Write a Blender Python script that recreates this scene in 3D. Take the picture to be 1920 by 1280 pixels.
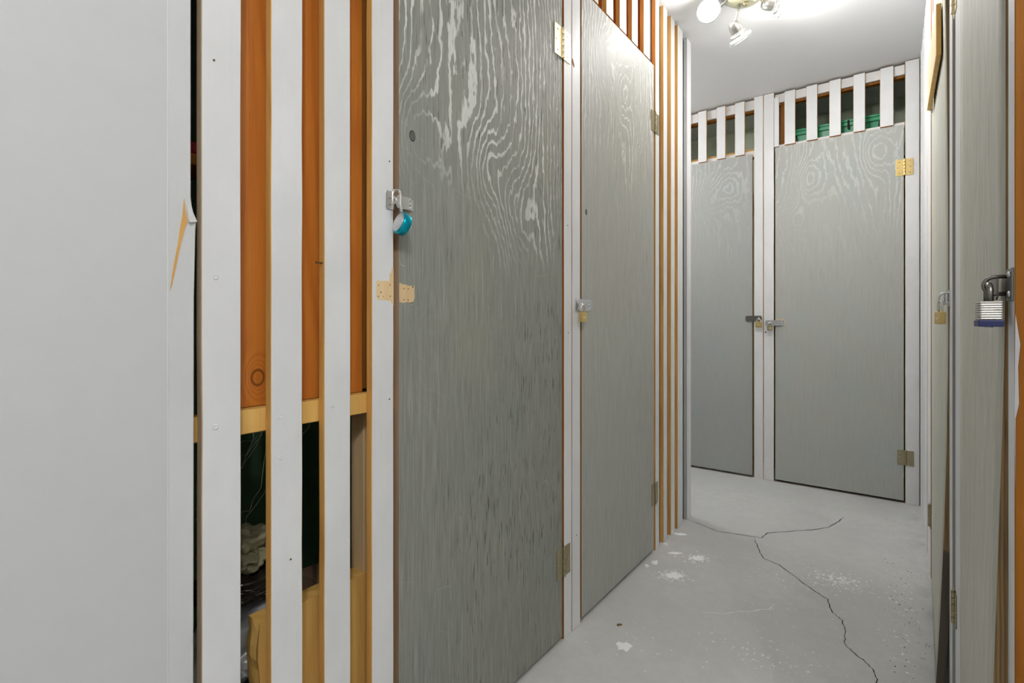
import bpy, bmesh, math, random
from mathutils import Vector, Matrix
C = bpy.context.scene
for o in list(bpy.data.objects): bpy.data.objects.remove(o)
PI = math.pi
# ------------------------------------------------------------------ camera
YAW = math.radians(36.67)
cd = bpy.data.cameras.new('camera'); cam = bpy.data.objects.new('camera', cd)
C.collection.objects.link(cam); C.camera = cam
cam.location = (0, 0, 1.0); cam.rotation_euler = (PI/2, 0, YAW)
cd.sensor_width = 36; cd.lens = 959/1920*36; cd.clip_start = 0.02
cd.shift_x = 0; cd.shift_y = -40/1920
# ------------------------------------------------------------------ world, exposure
w = bpy.data.worlds.new('world'); C.world = w; w.use_nodes = True
w.node_tree.nodes['Background'].inputs[0].default_value = (.9, .93, 1, 1)
w.node_tree.nodes['Background'].inputs[1].default_value = .25
C.view_settings.view_transform = 'Standard'; C.view_settings.look = 'None'
C.view_settings.gamma = 1; C.view_settings.use_curve_mapping = False
C.view_settings.exposure = 0.33
HEAD_W = 2.3        # watts of each spot head of the lamps
LOBBY_FILL_W = 5.9
SIDE_FILL_W = 2.8
CEIL = 2.415

# ------------------------------------------------------------------ node helpers
class S:
    """socket wrapper for building shader maths"""
    def __init__(s, t, k): s.t = t; s.k = k
    def _m(s, op, *a):
        n = s.t.nodes.new('ShaderNodeMath'); n.operation = op
        for i, v in enumerate((s,)+a):
            if isinstance(v, S): s.t.links.new(v.k, n.inputs[i])
            else: n.inputs[i].default_value = v
        return S(s.t, n.outputs[0])
    def __add__(s, o): return s._m('ADD', o)
    def __sub__(s, o): return s._m('SUBTRACT', o)
    def __mul__(s, o): return s._m('MULTIPLY', o)
    def __truediv__(s, o): return s._m('DIVIDE', o)
    def frac(s): return s._m('FRACT')
    def abs(s): return s._m('ABSOLUTE')
    def exp(s): return s._m('EXPONENT')
    def max(s, o): return s._m('MAXIMUM', o)
    def min(s, o): return s._m('MINIMUM', o)
    def smooth(s, a, b, lo=0, hi=1):
        n = s.t.nodes.new('ShaderNodeMapRange'); n.interpolation_type = 'SMOOTHSTEP'
        s.t.links.new(s.k, n.inputs[0])
        for i, v in enumerate((a, b, lo, hi)): n.inputs[i+1].default_value = v
        return S(s.t, n.outputs[0])

class Mat:
    def __init__(s, name, rough=.6, metal=0, spec=.5):
        s.m = bpy.data.materials.new(name); s.m.use_nodes = True; s.t = s.m.node_tree
        s.b = s.t.nodes['Principled BSDF']; s.b.inputs['Roughness'].default_value = rough
        s.b.inputs['Metallic'].default_value = metal; s.b.inputs['Specular IOR Level'].default_value = spec
        tc = s.t.nodes.new('ShaderNodeTexCoord'); sp = s.t.nodes.new('ShaderNodeSeparateXYZ')
        s.t.links.new(tc.outputs['Object'], sp.inputs[0])
        s.x, s.y, s.z = [S(s.t, sp.outputs[i]) for i in range(3)]
        oi = s.t.nodes.new('ShaderNodeObjectInfo'); s.rnd = S(s.t, oi.outputs['Random'])
        s.loc = S(s.t, oi.outputs['Location'])
    def vec(s, x, y, z):
        n = s.t.nodes.new('ShaderNodeCombineXYZ')
        for i, v in enumerate((x, y, z)):
            if isinstance(v, S): s.t.links.new(v.k, n.inputs[i])
            else: n.inputs[i].default_value = v
        return S(s.t, n.outputs[0])
    def noise(s, sx, sy, sz, detail=2, off=0.0, rough=.5, rnd=True, dist=0):
        o = s.rnd*37.0 + off if rnd else off
        v = s.vec(s.x*sx + o, s.y*sy + off*1.7, s.z*sz + o)
        n = s.t.nodes.new('ShaderNodeTexNoise'); n.inputs['Scale'].default_value = 1
        n.inputs['Detail'].default_value = detail; n.inputs['Roughness'].default_value = rough
        n.inputs['Distortion'].default_value = dist
        s.t.links.new(v.k, n.inputs['Vector']); return S(s.t, n.outputs[0])
    def mix(s, f, a, b):
        n = s.t.nodes.new('ShaderNodeMix'); n.data_type = 'RGBA'
        for i, v in ((0, f), (6, a), (7, b)):
            if isinstance(v, S): s.t.links.new(v.k, n.inputs[i])
            elif i == 0: n.inputs[0].default_value = v
            else: n.inputs[i].default_value = (*v, 1)
        return S(s.t, n.outputs[2])
    def color(s, c):
        if isinstance(c, S): s.t.links.new(c.k, s.b.inputs['Base Color'])
        else: s.b.inputs['Base Color'].default_value = (*c, 1)
    def rough(s, c): s.t.links.new(c.k, s.b.inputs['Roughness'])
    def bump(s, h, strength=.3, dist=.001):
        n = s.t.nodes.new('ShaderNodeBump'); n.inputs['Strength'].default_value = strength
        n.inputs['Distance'].default_value = dist
        s.t.links.new(h.k, n.inputs['Height']); s.t.links.new(n.outputs[0], s.b.inputs['Normal'])

def srgb(r, g, b):
    f = lambda v: (v/255/12.92) if v < 10 else ((v/255+.055)/1.055)**2.4
    return (f(r), f(g), f(b))

def white_wood(name, base=(.76, .765, .77), strength=.35):
    m = Mat(name, .48)
    g = m.noise(90, 90, 4.5, 3, 1.0); g2 = m.noise(14, 14, 2.2, 3, 5.0); c = m.noise(5, 5, 3, 4, 9.0, .65)
    col = m.mix(c.smooth(.35, .7), tuple(v*.95 for v in base), tuple(v*1.04 for v in base))
    worn = m.noise(300, 300, 16, 2, 3.0).smooth(.74, .82) * m.noise(9, 9, 5, 2, 8.0).smooth(.5, .68)
    col = m.mix(worn*.45, col, (.27, .26, .24))
    m.color(col); m.bump(g*.7 + g2*1.6 + m.noise(40, 40, 30, 2, 6.0)*.35, strength*1.6, .0013); return m.m

def raw_wood(name, dark, light, rough=.6, grain=1.0, knots=(), scratch=0.0):
    m = Mat(name, rough)
    h = m.x*26.0 + m.y*26.0 + m.noise(4, 4, 1.1, 2, 2.0)*7.0
    for kx, kz, r in knots:
        d = ((m.x-kx)*(m.x-kx)*(1/r/r) + (m.z-kz)*(m.z-kz)*(.35/r/r))
        h = h + (d*-1.0).exp()*5.0
    ln = (h.frac()-.5).abs()*2
    f = m.noise(240, 240, 7, 3, 4.0)
    col = m.mix(ln.smooth(.2, 1)*.42*grain + f*.5, light, dark)
    b = m.noise(3, 3, 1.4, 3, 7.0)
    col = m.mix(b.smooth(.4, .75)*.4, col, tuple(v*.62 for v in dark))
    for kx, kz, r in knots:
        d = ((m.x-kx)*(m.x-kx) + (m.z-kz)*(m.z-kz)*.7)._m('SQRT')
        ring = (d - r*.62).abs().smooth(.0, r*.22, 1, 0)
        col = m.mix(ring*.75, col, tuple(v*.22 for v in dark))
    if scratch:
        s = m.noise(220, 220, 5, 2, 11.0).smooth(.66, .74) * m.noise(12, 12, 3.0, 2, 13.0).smooth(.52, .66)
        col = m.mix(s*scratch, col, tuple(min(1, v*1.6+.12) for v in light))
    m.color(col); m.bump(f + ln*.3, .35, .0012); return m.m

def plywood(name, base, seed, knots=(), lines=1.0, z0=1.35, z1=1.75, tint=(.40, .385, .27), freq=20, checks=1.0, streak=1.0):
    m = Mat(name, .42)
    nz = lambda *a, **k: m.noise(*a, rnd=False, **k)
    o = seed*7.3
    big = nz(2.6, 1, .62, detail=1, off=o); mid = nz(9, 1, 2.3, detail=2, off=o+3); jag = nz(70, 1, 20, detail=2, off=o+6)
    h = m.x*freq + big*15.0 + mid*3.4 + jag*1.15
    for kx, kz, r in knots:
        d = ((m.x-kx)*(m.x-kx) + (m.z-kz)*(m.z-kz)*.40)*(1/(r*r))
        h = h + (d*-.5).exp()*4.5
    ln = (h.frac()-.5).abs()*2
    brk = nz(34, 1, 6, detail=3, off=o+9)
    wide = nz(6, 1, 2.5, detail=1, off=o+12)
    zone = (m.z + (nz(4, 1, 2, detail=2, off=o+15)-.5)*1.1).smooth(z0, z1)
    thr = ln + (wide-.5)*.62
    core = thr.smooth(.70, .86)
    white = core * brk.smooth(.28, .47) * (zone*.94 + .035) * lines
    pt = nz(420, 1, 30, detail=2, off=o+2)
    white = white * pt.smooth(.26, .5, .55, 1)
    fine = nz(330, 1, 9, detail=3, off=o+5, rough=.6)
    blot = nz(5.5, 1, 2.6, detail=3, off=o+7)
    blot2 = nz(3.5, 1, 3.3, detail=2, off=o+8)
    col = m.mix(blot.smooth(.5, .78)*.28, base, tint)
    col = m.mix(blot2.smooth(.5, .75)*.25, col, (base[0]*.8, base[1]*1.0, base[2]*1.12))
    col = m.mix(fine.smooth(.36, .66)*(.50*streak), col, tuple(v*.52 for v in base))
    col = m.mix(nz(200, 1, 5, detail=2, off=o+22).smooth(.55, .75)*(.30*streak), col, (.50, .50, .47))
    # open checks in the veneer
    ck = nz(230, 1, 14, detail=2, off=o+11).smooth(.61, .66) * nz(4, 1, 2, detail=2, off=o+13).smooth(.44, .60)
    col = m.mix(ck*.75*checks, col, (.03, .032, .028))
    # light scratches running across
    sx = m.noise(1, 1, 1, 0, o)  # anchor
    sc = (m.x*.8 + m.z*2.3 + nz(3, 1, 3, detail=2, off=o+17)*1.6)
    scl = ((sc*3.0).frac()-.5).abs().smooth(.0, .006, 1, 0) * nz(9, 1, 9, detail=1, off=o+19).smooth(.6, .66)
    col = m.mix(scl*.5, col, (.55, .55, .52))
    col = m.mix(white*.85, col, (.74, .75, .72))
    for kx, kz, r in knots:
        if r > .03:
            continue
        d = ((m.x-kx)*(m.x-kx)*2.2 + (m.z-kz)*(m.z-kz))._m('SQRT')
        col = m.mix(d.smooth(r*.28, r*.42, .55, 0), col, (.035, .035, .03))
    m.color(col)
    m.rough((fine*.25 + .46))
    m.bump(fine*.8 + white*.5 - ck*2.0*checks + ln*.25, .5, .0011)
    return m.m

def plain(name, c, rough=.5, metal=0.0, bump=0, bs=60, var=.12):
    m = Mat(name, rough, metal)
    n = m.noise(bs, bs, bs, 3, 1.0)
    m.color(m.mix(n, tuple(v*(1-var) for v in c), tuple(min(1, v*(1+var)) for v in c)))
    if bump: m.bump(n, bump, .001)
    return m.m

M = {}
M['white'] = white_wood('white_painted_wood')
M['white_far'] = white_wood('white_painted_wood_smooth', (.78, .785, .79), .2)
M['grey_paint'] = white_wood('grey_primer', (.42, .43, .44), .3)
M['orange'] = raw_wood('amber_shellacked_board', (.50, .14, .016), (.68, .25, .035), .42, 1.0, scratch=.35)
M['edge'] = raw_wood('amber_rough_sawn_edge', (.52, .24, .05), (.76, .44, .13), .6, .8)
M['edge_dark'] = raw_wood('brown_stained_edge', (.20, .07, .012), (.36, .145, .025), .6, .8)
M['edge_dark'].node_tree.nodes['Principled BSDF'].inputs['Specular IOR Level'].default_value = .15
M['amber_dark'] = raw_wood('amber_side_dark', (.20, .066, .007), (.31, .115, .012), .6, .8)
M['amber_dark'].node_tree.nodes['Principled BSDF'].inputs['Specular IOR Level'].default_value = .15
M['amber_side'] = raw_wood('amber_side_grain', (.36, .13, .012), (.52, .22, .03), .6, .8)
M['amber_side'].node_tree.nodes['Principled BSDF'].inputs['Specular IOR Level'].default_value = .15
M['tan_edge'] = raw_wood('worn_tan_edge', (.30, .19, .10), (.50, .40, .28), .6, .6)
M['yellow'] = raw_wood('fresh_yellow_pine', (.62, .33, .07), (.83, .53, .16), .55, .7)
M['pale'] = raw_wood('bare_pale_wood', (.66, .43, .20), (.86, .66, .38), .55, .5)
M['pale_board'] = raw_wood('clear_pale_pine', (.80, .60, .34), (.88, .72, .48), .5, .4)
M['stain_edge'] = raw_wood('aged_ply_edge', (.14, .08, .035), (.36, .22, .10), .6, 1.0)
M['doorstrip'] = raw_wood('brown_ply_edge', (.30, .20, .12), (.46, .33, .22), .55, .6)
M['wallpaint'] = plain('wall_paint', (.60, .607, .61), .45, 0, .12, 35, .02)
M['ceilpaint'] = plain('ceiling_paint', (.77, .775, .78), .55, 0, .18, 14, .015)
M['green'] = plain('dark_green_wall', (.24, .42, .24), .6, 0, .2, 20, .2)
M['green_back'] = plain('olive_green_wall', (.70, .78, .62), .6, 0, .2, 8, .25)
M['bin'] = plain('green_plastic', (.01, .36, .15), .35, 0, 0, 10, .08)
M['brass'] = plain('polished_brass', (.80, .60, .25), .28, 1.0, 0, 200, .1)
M['brass_pale'] = plain('pale_brass_plate', (.92, .80, .52), .38, .75, 0, 200, .06)
M['brass_old'] = plain('tarnished_brass', (.40, .35, .22), .38, .9, .1, 220, .25)
M['steel'] = plain('zinc_steel', (.66, .67, .68), .3, 1.0, 0, 200, .08)
M['steel_dark'] = plain('aged_steel', (.22, .21, .19), .38, 1.0, .1, 200, .2)
M['chrome'] = plain('chrome', (.82, .80, .76), .18, 1.0, 0, 200, .05)
M['teal'] = plain('teal_anodised_metal', (.0, .36, .48), .26, .75, 0, 200, .05)
M['dialgrey'] = plain('grey_dial_plastic', (.55, .57, .58), .35, 0, 0, 100, .05)
M['navy'] = plain('navy_rubber_bumper', (.012, .018, .09), .45, 0, 0, 100, .1)
M['plug'] = plain('grey_knot_plug', (.10, .10, .09), .6, 0, .3, 300, .5)
M['dark'] = plain('dark_hole', (.012, .011, .01), .8)
M['slit_red'] = plain('red_fabric', (.45, .02, .03), .6)  # even red of the cloth itself
M['card'] = plain('brown_cardboard', (.34, .22, .14), .75, 0, .1, 40, .1)
M['fabric'] = plain('olive_tan_cloth', (.36, .33, .20), .8, 0, .3, 120, .2)
M['chip'] = plain('white_plaster', (.90, .90, .90), .7, 0, .3, 150, .03)
M['fixture'] = plain('satin_nickel', (.40, .40, .38), .35, .8, 0, 100, .05)
M['blackplastic'] = plain('black_plastic_film', (.03, .028, .022), .16, 0, 0, 50, .2)
M['silverfilm'] = plain('silver_grey_film', (.62, .64, .67), .30, .35, 0, 50, .1)
M['screw'] = plain('screw_steel', (.45, .42, .36), .35, 1.0)
M['web'] = plain('dusty_cobweb', (.5, .5, .45), .9)
M['twig'] = plain('dried_leaf', (.14, .08, .03), .8)

def laminated():
    m = Mat('laminated_steel_plates', .42, .85)
    f = ((m.z*340.0).frac()-.5).abs()*2
    n = m.noise(260, 260, 160, 3, 2.0)
    c = m.mix(f.smooth(.7, .95), (.52, .50, .46), (.10, .095, .085))
    c = m.mix(n.smooth(.58, .68)*.7, c, (.16, .12, .09))
    m.color(c); m.bump(f*-1.0, .6, .0008); return m.m
M['laminated'] = laminated()

def ply_edge(name, stain_z):
    m = Mat(name, .65)
    p = ((m.y*230.0 + m.noise(3, 3, 6, 2, 1.0)*.8).frac()-.5).abs()*2; f = m.noise(60, 60, 14, 3, 4.0); n = m.noise(240, 240, 8, 2, 6.0)
    c = m.mix(p.smooth(.3, .8)*.7, (.42, .27, .12), (.20, .115, .045)); c = m.mix(n.smooth(.45, .7)*.5, c, (.10, .06, .03))
    c = m.mix((m.z + f*.03).smooth(stain_z, stain_z+.012, .85, 0), c, (.095, .085, .075))
    m.color(c); m.bump(n, .5, .001); return m.m
M['ply_edge'] = ply_edge('layered_ply_edge', -1.0); M['ply_edge_wet'] = ply_edge('layered_ply_edge_dark_foot', .385)
def emis(name, c, e):
    m = bpy.data.materials.new(name); m.use_nodes = True; b = m.node_tree.nodes['Principled BSDF']
    b.inputs['Base Color'].default_value = (*c, 1); b.inputs['Emission Color'].default_value = (*c, 1)
    b.inputs['Emission Strength'].default_value = e; return m
M['led'] = emis('lit_led_lens', (1, .98, .94), 6)
def glassy(name, c, rough=.08):
    m = bpy.data.materials.new(name); m.use_nodes = True; b = m.node_tree.nodes['Principled BSDF']
    b.inputs['Base Color'].default_value = (*c, 1); b.inputs['Roughness'].default_value = rough
    b.inputs['Transmission Weight'].default_value = .85; b.inputs['IOR'].default_value = 1.45; return m
M['glass'] = glassy('clear_glass_ring', (.93, .99, .95))
def dome():
    m = Mat('cream_glazed_dome', .12); m.color((.60, .58, .40)); return m.m
M['dome'] = dome()

def floor_mat():
    m = Mat('grey_painted_concrete', .5)
    nz = lambda *a, **k: m.noise(*a, rnd=False, **k)
    base = m.mix(nz(2.2, 2.2, 1, detail=4, off=1).smooth(.35, .7), (.54, .545, .535), (.61, .613, .60))
    base = m.mix(nz(24, 24, 1, detail=4, off=3, rough=.7).smooth(.3, .7)*.35, base, (.47, .472, .46))
    # worn white spots: everywhere few, many in known patches
    def patch(px, py, rx, ry): return (((m.x-px)*(1/rx))*((m.x-px)*(1/rx)) + ((m.y-py)*(1/ry))*((m.y-py)*(1/ry)))*-1.0
    dens = patch(-.17, 2.33, .12, .10).exp()*.16
    for p in ((-.66, 2.16, .06, .08, .10), (-.70, 1.98, .06, .06, .10), (-.36, 2.2, .12, .08, .06), (-.30, 1.66, .16, .10, .07), (.03, 2.2, .06, .5, .07),
              (-.55, 3.15, .25, .12, .06), (-.1, 3.1, .2, .15, .05), (-.62, 1.5, .12, .12, .05), (-.25, 1.9, .3, .3, .03)):
        dens = dens + patch(*p[:4]).exp()*p[4]
    sp = nz(70, 55, 1, detail=4, off=5, rough=.72) + dens
    white = sp.smooth(.672, .695)
    base = m.mix(white*.9, base, (.88, .88, .87))
    st = (m.x*.75 + m.y*1.0); st2 = (m.x*1.0 - m.y*.75)
    v = m.vec(st*16.0, st2*150.0, 0.0); n = m.t.nodes.new('ShaderNodeTexNoise'); n.inputs['Scale'].default_value = 1; n.inputs['Detail'].default_value = 2
    m.t.links.new(v.k, n.inputs['Vector']); scr = S(m.t, n.outputs[0])
    base = m.mix((scr + dens*.4).smooth(.725, .76)*.6, base, (.66, .66, .65))
    dk = nz(120, 120, 1, detail=2, off=8).smooth(.765, .79)
    base = m.mix(dk*.75, base, (.07, .055, .045))
    # grime along the skirting of the right side
    gr = m.x.smooth(.02, .11) * nz(18, 9, 1, detail=3, off=12).smooth(.4, .7)
    base = m.mix(gr*.25, base, (.18, .165, .15))
    m.color(base); m.rough(nz(9, 9, 1, detail=3, off=6)*.3 + .34)
    m.bump(nz(60, 60, 1, detail=4, off=9) + white*.4, .22, .001); return m.m
M['floor'] = floor_mat()

# ------------------------------------------------------------------ mesh helpers
def rotz_of(wall): return {'L': PI/2, 'B': 0, 'R': -PI/2}[wall]
# wall local frames: x to the right seen from the corridor, y into the wall, z up
WALLX = {'L': -.827, 'R': .118, 'B': 3.52}
def wall_mat(wall):
    if wall == 'L': return Matrix.Translation((WALLX['L'], 0, 0)) @ Matrix.Rotation(PI/2, 4, 'Z')
    if wall == 'R': return Matrix.Translation((WALLX['R'], 0, 0)) @ Matrix.Rotation(-PI/2, 4, 'Z')
    if wall == 'B': return Matrix.Translation((0, WALLX['B'], 0))
    return Matrix.Identity(4)

def thing(name, label, cat, wall='W', at=(0, 0, 0), group=None):
    o = bpy.data.objects.new(name, None); C.collection.objects.link(o)
    o.empty_display_size = .05
    o.matrix_world = wall_mat(wall) @ Matrix.Translation(at)
    o['label'] = label; o['category'] = cat
    if group: o['group'] = group
    OFF[o.name] = Vector(at)
    return o
OFF = {}
def bm_new(): return bmesh.new()
def box(bm, x0, x1, y0, y1, z0, z1, mi=0, side=None):
    """side: material index for faces not facing the room (y0)"""
    vs = [bm.verts.new((x, y, z)) for z in (z0, z1) for y in (y0, y1) for x in (x0, x1)]
    for k, f in enumerate(((0, 1, 5, 4), (1, 3, 7, 5), (3, 2, 6, 7), (2, 0, 4, 6), (4, 5, 7, 6), (2, 3, 1, 0))):
        fc = bm.faces.new([vs[i] for i in f]); fc.material_index = mi if (k == 0 or side is None) else side
    return vs
def prism(bm, pts, y0, y1, mi=0, side=None):
    a = [bm.verts.new((p[0], y0, p[1])) for p in pts]; b = [bm.verts.new((p[0], y1, p[1])) for p in pts]
    f = bm.faces.new(a); f.material_index = mi
    g = bm.faces.new(b[::-1]); g.material_index = mi if side is None else side
    n = len(pts)
    for i in range(n):
        q = bm.faces.new((a[(i+1) % n], a[i], b[i], b[(i+1) % n])); q.material_index = mi if side is None else side
def lathe(bm, prof, mat=None, seg=24, mi=0, cap=True):
    """prof: (r, h) along local Z"""
    rings = []; mat = mat or Matrix.Identity(4)
    for r, h in prof:
        rings.append([bm.verts.new(mat @ Vector((r*math.cos(2*PI*k/seg), r*math.sin(2*PI*k/seg), h))) for k in range(seg)])
    for a, b in zip(rings, rings[1:]):
        for k in range(seg):
            f = bm.faces.new((a[k], a[(k+1) % seg], b[(k+1) % seg], b[k])); f.smooth = True; f.material_index = mi
    if cap:
        f = bm.faces.new(rings[0][::-1]); f.material_index = mi
        f = bm.faces.new(rings[-1]); f.material_index = mi
def tube(bm, pts, r, seg=12, mi=0):
    pts = [Vector(p) for p in pts]; rings = []; up = None
    for i, p in enumerate(pts):
        t = (pts[min(i+1, len(pts)-1)] - pts[max(i-1, 0)]).normalized()
        if up is None: up = t.orthogonal().normalized()
        up = (up - t*up.dot(t)).normalized(); s = t.cross(up)
        rr = r[i] if isinstance(r, (list, tuple)) else r
        rings.append([bm.verts.new(p + (up*math.cos(2*PI*k/seg) + s*math.sin(2*PI*k/seg))*rr) for k in range(seg)])
    for a, b in zip(rings, rings[1:]):
        for k in range(seg):
            f = bm.faces.new((a[k], a[(k+1) % seg], b[(k+1) % seg], b[k])); f.smooth = True; f.material_index = mi
    bm.faces.new(rings[0][::-1]).material_index = mi; bm.faces.new(rings[-1]).material_index = mi

def obj(name, bm, mats, root=None, parent=None, bevel=0, wall=None, seg=1):
    """link bm as one mesh object; coordinates are in the wall frame of the root"""
    bmesh.ops.recalc_face_normals(bm, faces=bm.faces)
    if root is not None:
        off = OFF[root.name]
        bmesh.ops.translate(bm, verts=bm.verts, vec=-off)
    me = bpy.data.meshes.new(name); bm.to_mesh(me); bm.free()
    for m_ in (mats if isinstance(mats, (list, tuple)) else [mats]): me.materials.append(M[m_] if isinstance(m_, str) else m_)
    o = bpy.data.objects.new(name, me); C.collection.objects.link(o)
    if root is not None: o.parent = parent or root
    elif wall: o.matrix_world = wall_mat(wall)
    if bevel:
        b = o.modifiers.new('bevel', 'BEVEL'); b.width = bevel; b.segments = seg; b.limit_method = 'ANGLE'; b.angle_limit = .6
    return o
def struct(name, bm, mats, wall=None, bevel=0):
    o = obj(name, bm, mats, wall=wall, bevel=bevel); o['kind'] = 'structure'; return o
def pbox(name, root, x0, x1, y0, y1, z0, z1, mats, side=None, bevel=.0012, parent=None):
    bm = bm_new(); box(bm, x0, x1, y0, y1, z0, z1, 0, side); return obj(name, bm, mats, root, parent, bevel)

# ------------------------------------------------------------------ structure
def sbox(name, x0, x1, y0, y1, z0, z1, m):
    bm = bm_new(); box(bm, x0, x1, y0, y1, z0, z1); return struct(name, bm, m)
floor = sbox('floor', -2.8, 1.75, -1.75, 4.6, -.08, 0, 'floor')
ceiling = sbox('ceiling', -2.8, 1.75, -1.75, 4.6, CEIL, CEIL+.08, 'ceilpaint')
TH = .017   # board thickness
sbox('wall_left', -.95, -.827, -1.6, .2908, 0, CEIL, 'wallpaint')
sbox('wall_rear', -.95, 1.75, -1.75, -1.6, 0, CEIL, 'wallpaint')
sbox('wall_right', 1.6, 1.75, -1.6, .86, 0, CEIL, 'wallpaint')
sbox('wall_locker_front', .16, 1.75, .868, .90, 0, CEIL, 'wallpaint')
sbox('wall_locker_right', .95, 1.0, .90, 4.45, 0, CEIL, 'green')
sbox('wall_locker_left', -1.80, -1.72, .2908, 2.62, 0, CEIL, 'green')
sbox('wall_locker_near', -1.80, -.95, .24, .2908, 0, CEIL, 'green')
sbox('wall_locker_divider', -1.72, -.90, .98, 1.01, 0, CEIL, 'green')
sbox('wall_locker_end', -1.80, -.846, 2.62, 2.64, 0, CEIL, 'wallpaint')
sbox('wall_side_corridor', -2.8, -2.7, 2.64, 3.52, 0, CEIL, 'wallpaint')
sbox('wall_side_corridor_near', -2.7, -1.80, 2.56, 2.64, 0, CEIL, 'wallpaint')
sbox('wall_back', -2.8, -1.42, 3.52, 3.60, 0, CEIL, 'wallpaint')
sbox('wall_locker_back', -1.42, .95, 4.10, 4.20, 0, CEIL, 'green_back')
sbox('wall_locker_back_side', -1.47, -1.42, 3.60, 4.10, 0, CEIL, 'green_back')
sbox('wall_locker_back_middle', -.664, -.640, 3.56, 4.10, 0, CEIL, 'green_back')

# crack and long scratch in the floor
def ribbon(name, pts, w, m, h=.0006):
    bm = bm_new(); rnd = random.Random(5); P = []
    for a, b in zip(pts, pts[1:]):
        for k in range(5):
            t = k/5; P.append((a[0]+(b[0]-a[0])*t + rnd.uniform(-1, 1)*.0028, a[1]+(b[1]-a[1])*t + rnd.uniform(-1, 1)*.0028))
    P.append(pts[-1]); prev = None
    for i, p in enumerate(P):
        q = P[min(i+1, len(P)-1)]; r = P[max(i-1, 0)]; t = Vector((q[0]-r[0], q[1]-r[1])).normalized(); n = Vector((-t.y, t.x))
        ww = w*rnd.uniform(.5, 1.3)*(1 if 2 < i < len(P)-3 else .4)
        a = bm.verts.new((p[0]+n.x*ww, p[1]+n.y*ww, h)); b = bm.verts.new((p[0]-n.x*ww, p[1]-n.y*ww, h))
        if prev: bm.faces.new((prev[0], a, b, prev[1]))
        prev = (a, b)
    o = obj(name, bm, m); o.parent = floor; return o
M['crack'] = plain('crack_void', (.03, .028, .026), .9)
M['scuff'] = plain('paint_scrape', (.82, .82, .80), .7)
ribbon('crack', [(-.842, 2.58), (-.7702, 2.5667), (-.6694, 2.5254), (-.5629, 2.5512), (-.4848, 2.5662), (-.4689, 2.6507), (-.3803, 2.7407), (-.3173, 2.7997), (-.248, 2.8916), (-.2137, 3.0141), (-.2011, 3.0916)], .0019, 'crack')
ribbon('crack', [(-.515, 2.557), (-.4839, 2.4708), (-.4368, 2.3552), (-.3769, 2.3302), (-.2978, 2.2502), (-.2266, 2.1783), (-.1873, 2.1455), (-.164, 2.0557), (-.1346, 2.024), (-.1218, 1.9613), (-.1193, 1.8764), (-.0824, 1.836), (-.0558, 1.8093), (-.04, 1.7714), (-.0344, 1.7326), (-.02, 1.66), (.0, 1.60)], .0016, 'crack')
ribbon('scrape', [(-.5255, 1.7866), (-.4641, 1.8291), (-.4035, 1.89), (-.342, 1.9518), (-.3339, 2.0022)], .0016, 'scuff')

# ------------------------------------------------------------------ left wall trim board with torn split
bm = bm_new()
prism(bm, [(.2914, 0), (.3236, 0), (.3246, .465), (.3253, 1.0315), (.3274, 1.134), (.3285, 1.146), (.3238, 1.157), (.321, 1.18), (.321, CEIL), (.2914, CEIL)], 0, .017, 0, 0)
M['trim_white'] = white_wood('white_trim_paint', (.65, .657, .66), .25)
trim = struct('trim_1', bm, ['trim_white', 'tan_edge'], 'L', .0012)
bm = bm_new()
prism(bm, [(.3118, 1.1769), (.3142, 1.158), (.3164, 1.144), (.3118, 1.130), (.3080, 1.112), (.3045, 1.094), (.2998, 1.068), (.2955, 1.047), (.2938, 1.0419), (.2966, 1.066), (.3000, 1.088), (.3035, 1.108), (.3066, 1.134), (.3098, 1.152)], -.0007, .004)
sp = obj('bare_wood_split', bm, 'edge', wall='L'); sp.parent = trim; sp.matrix_parent_inverse = trim.matrix_world.inverted()
bm = bm_new()   # lifted splinter beside the split
vs = [(.3160, 1.150, -.0006), (.3172, 1.1425, -.006), (.3285, 1.1455, -.0025), (.3240, 1.157, -.001), (.3205, 1.172, -.0005), (.3150, 1.170, -.0005)]
a = [bm.verts.new((x, y, z)) for x, z, y in vs]; b = [bm.verts.new((x, y+.0025, z)) for x, z, y in vs]
bm.faces.new(a); bm.faces.new(b[::-1])
for i in range(6): bm.faces.new((a[i], a[(i+1) % 6], b[(i+1) % 6], b[i]))
sp = obj('lifted_splinter', bm, 'trim_white', wall='L'); sp.parent = trim; sp.matrix_parent_inverse = trim.matrix_world.inverted()
# thin caulk seam between the panel and the trim board
bm = bm_new(); box(bm, .2903, .2916, -.0006, .001, 0, CEIL)
sp = obj('caulk_seam', bm, 'white', wall='L'); sp.parent = trim; sp.matrix_parent_inverse = trim.matrix_world.inverted()

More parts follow.
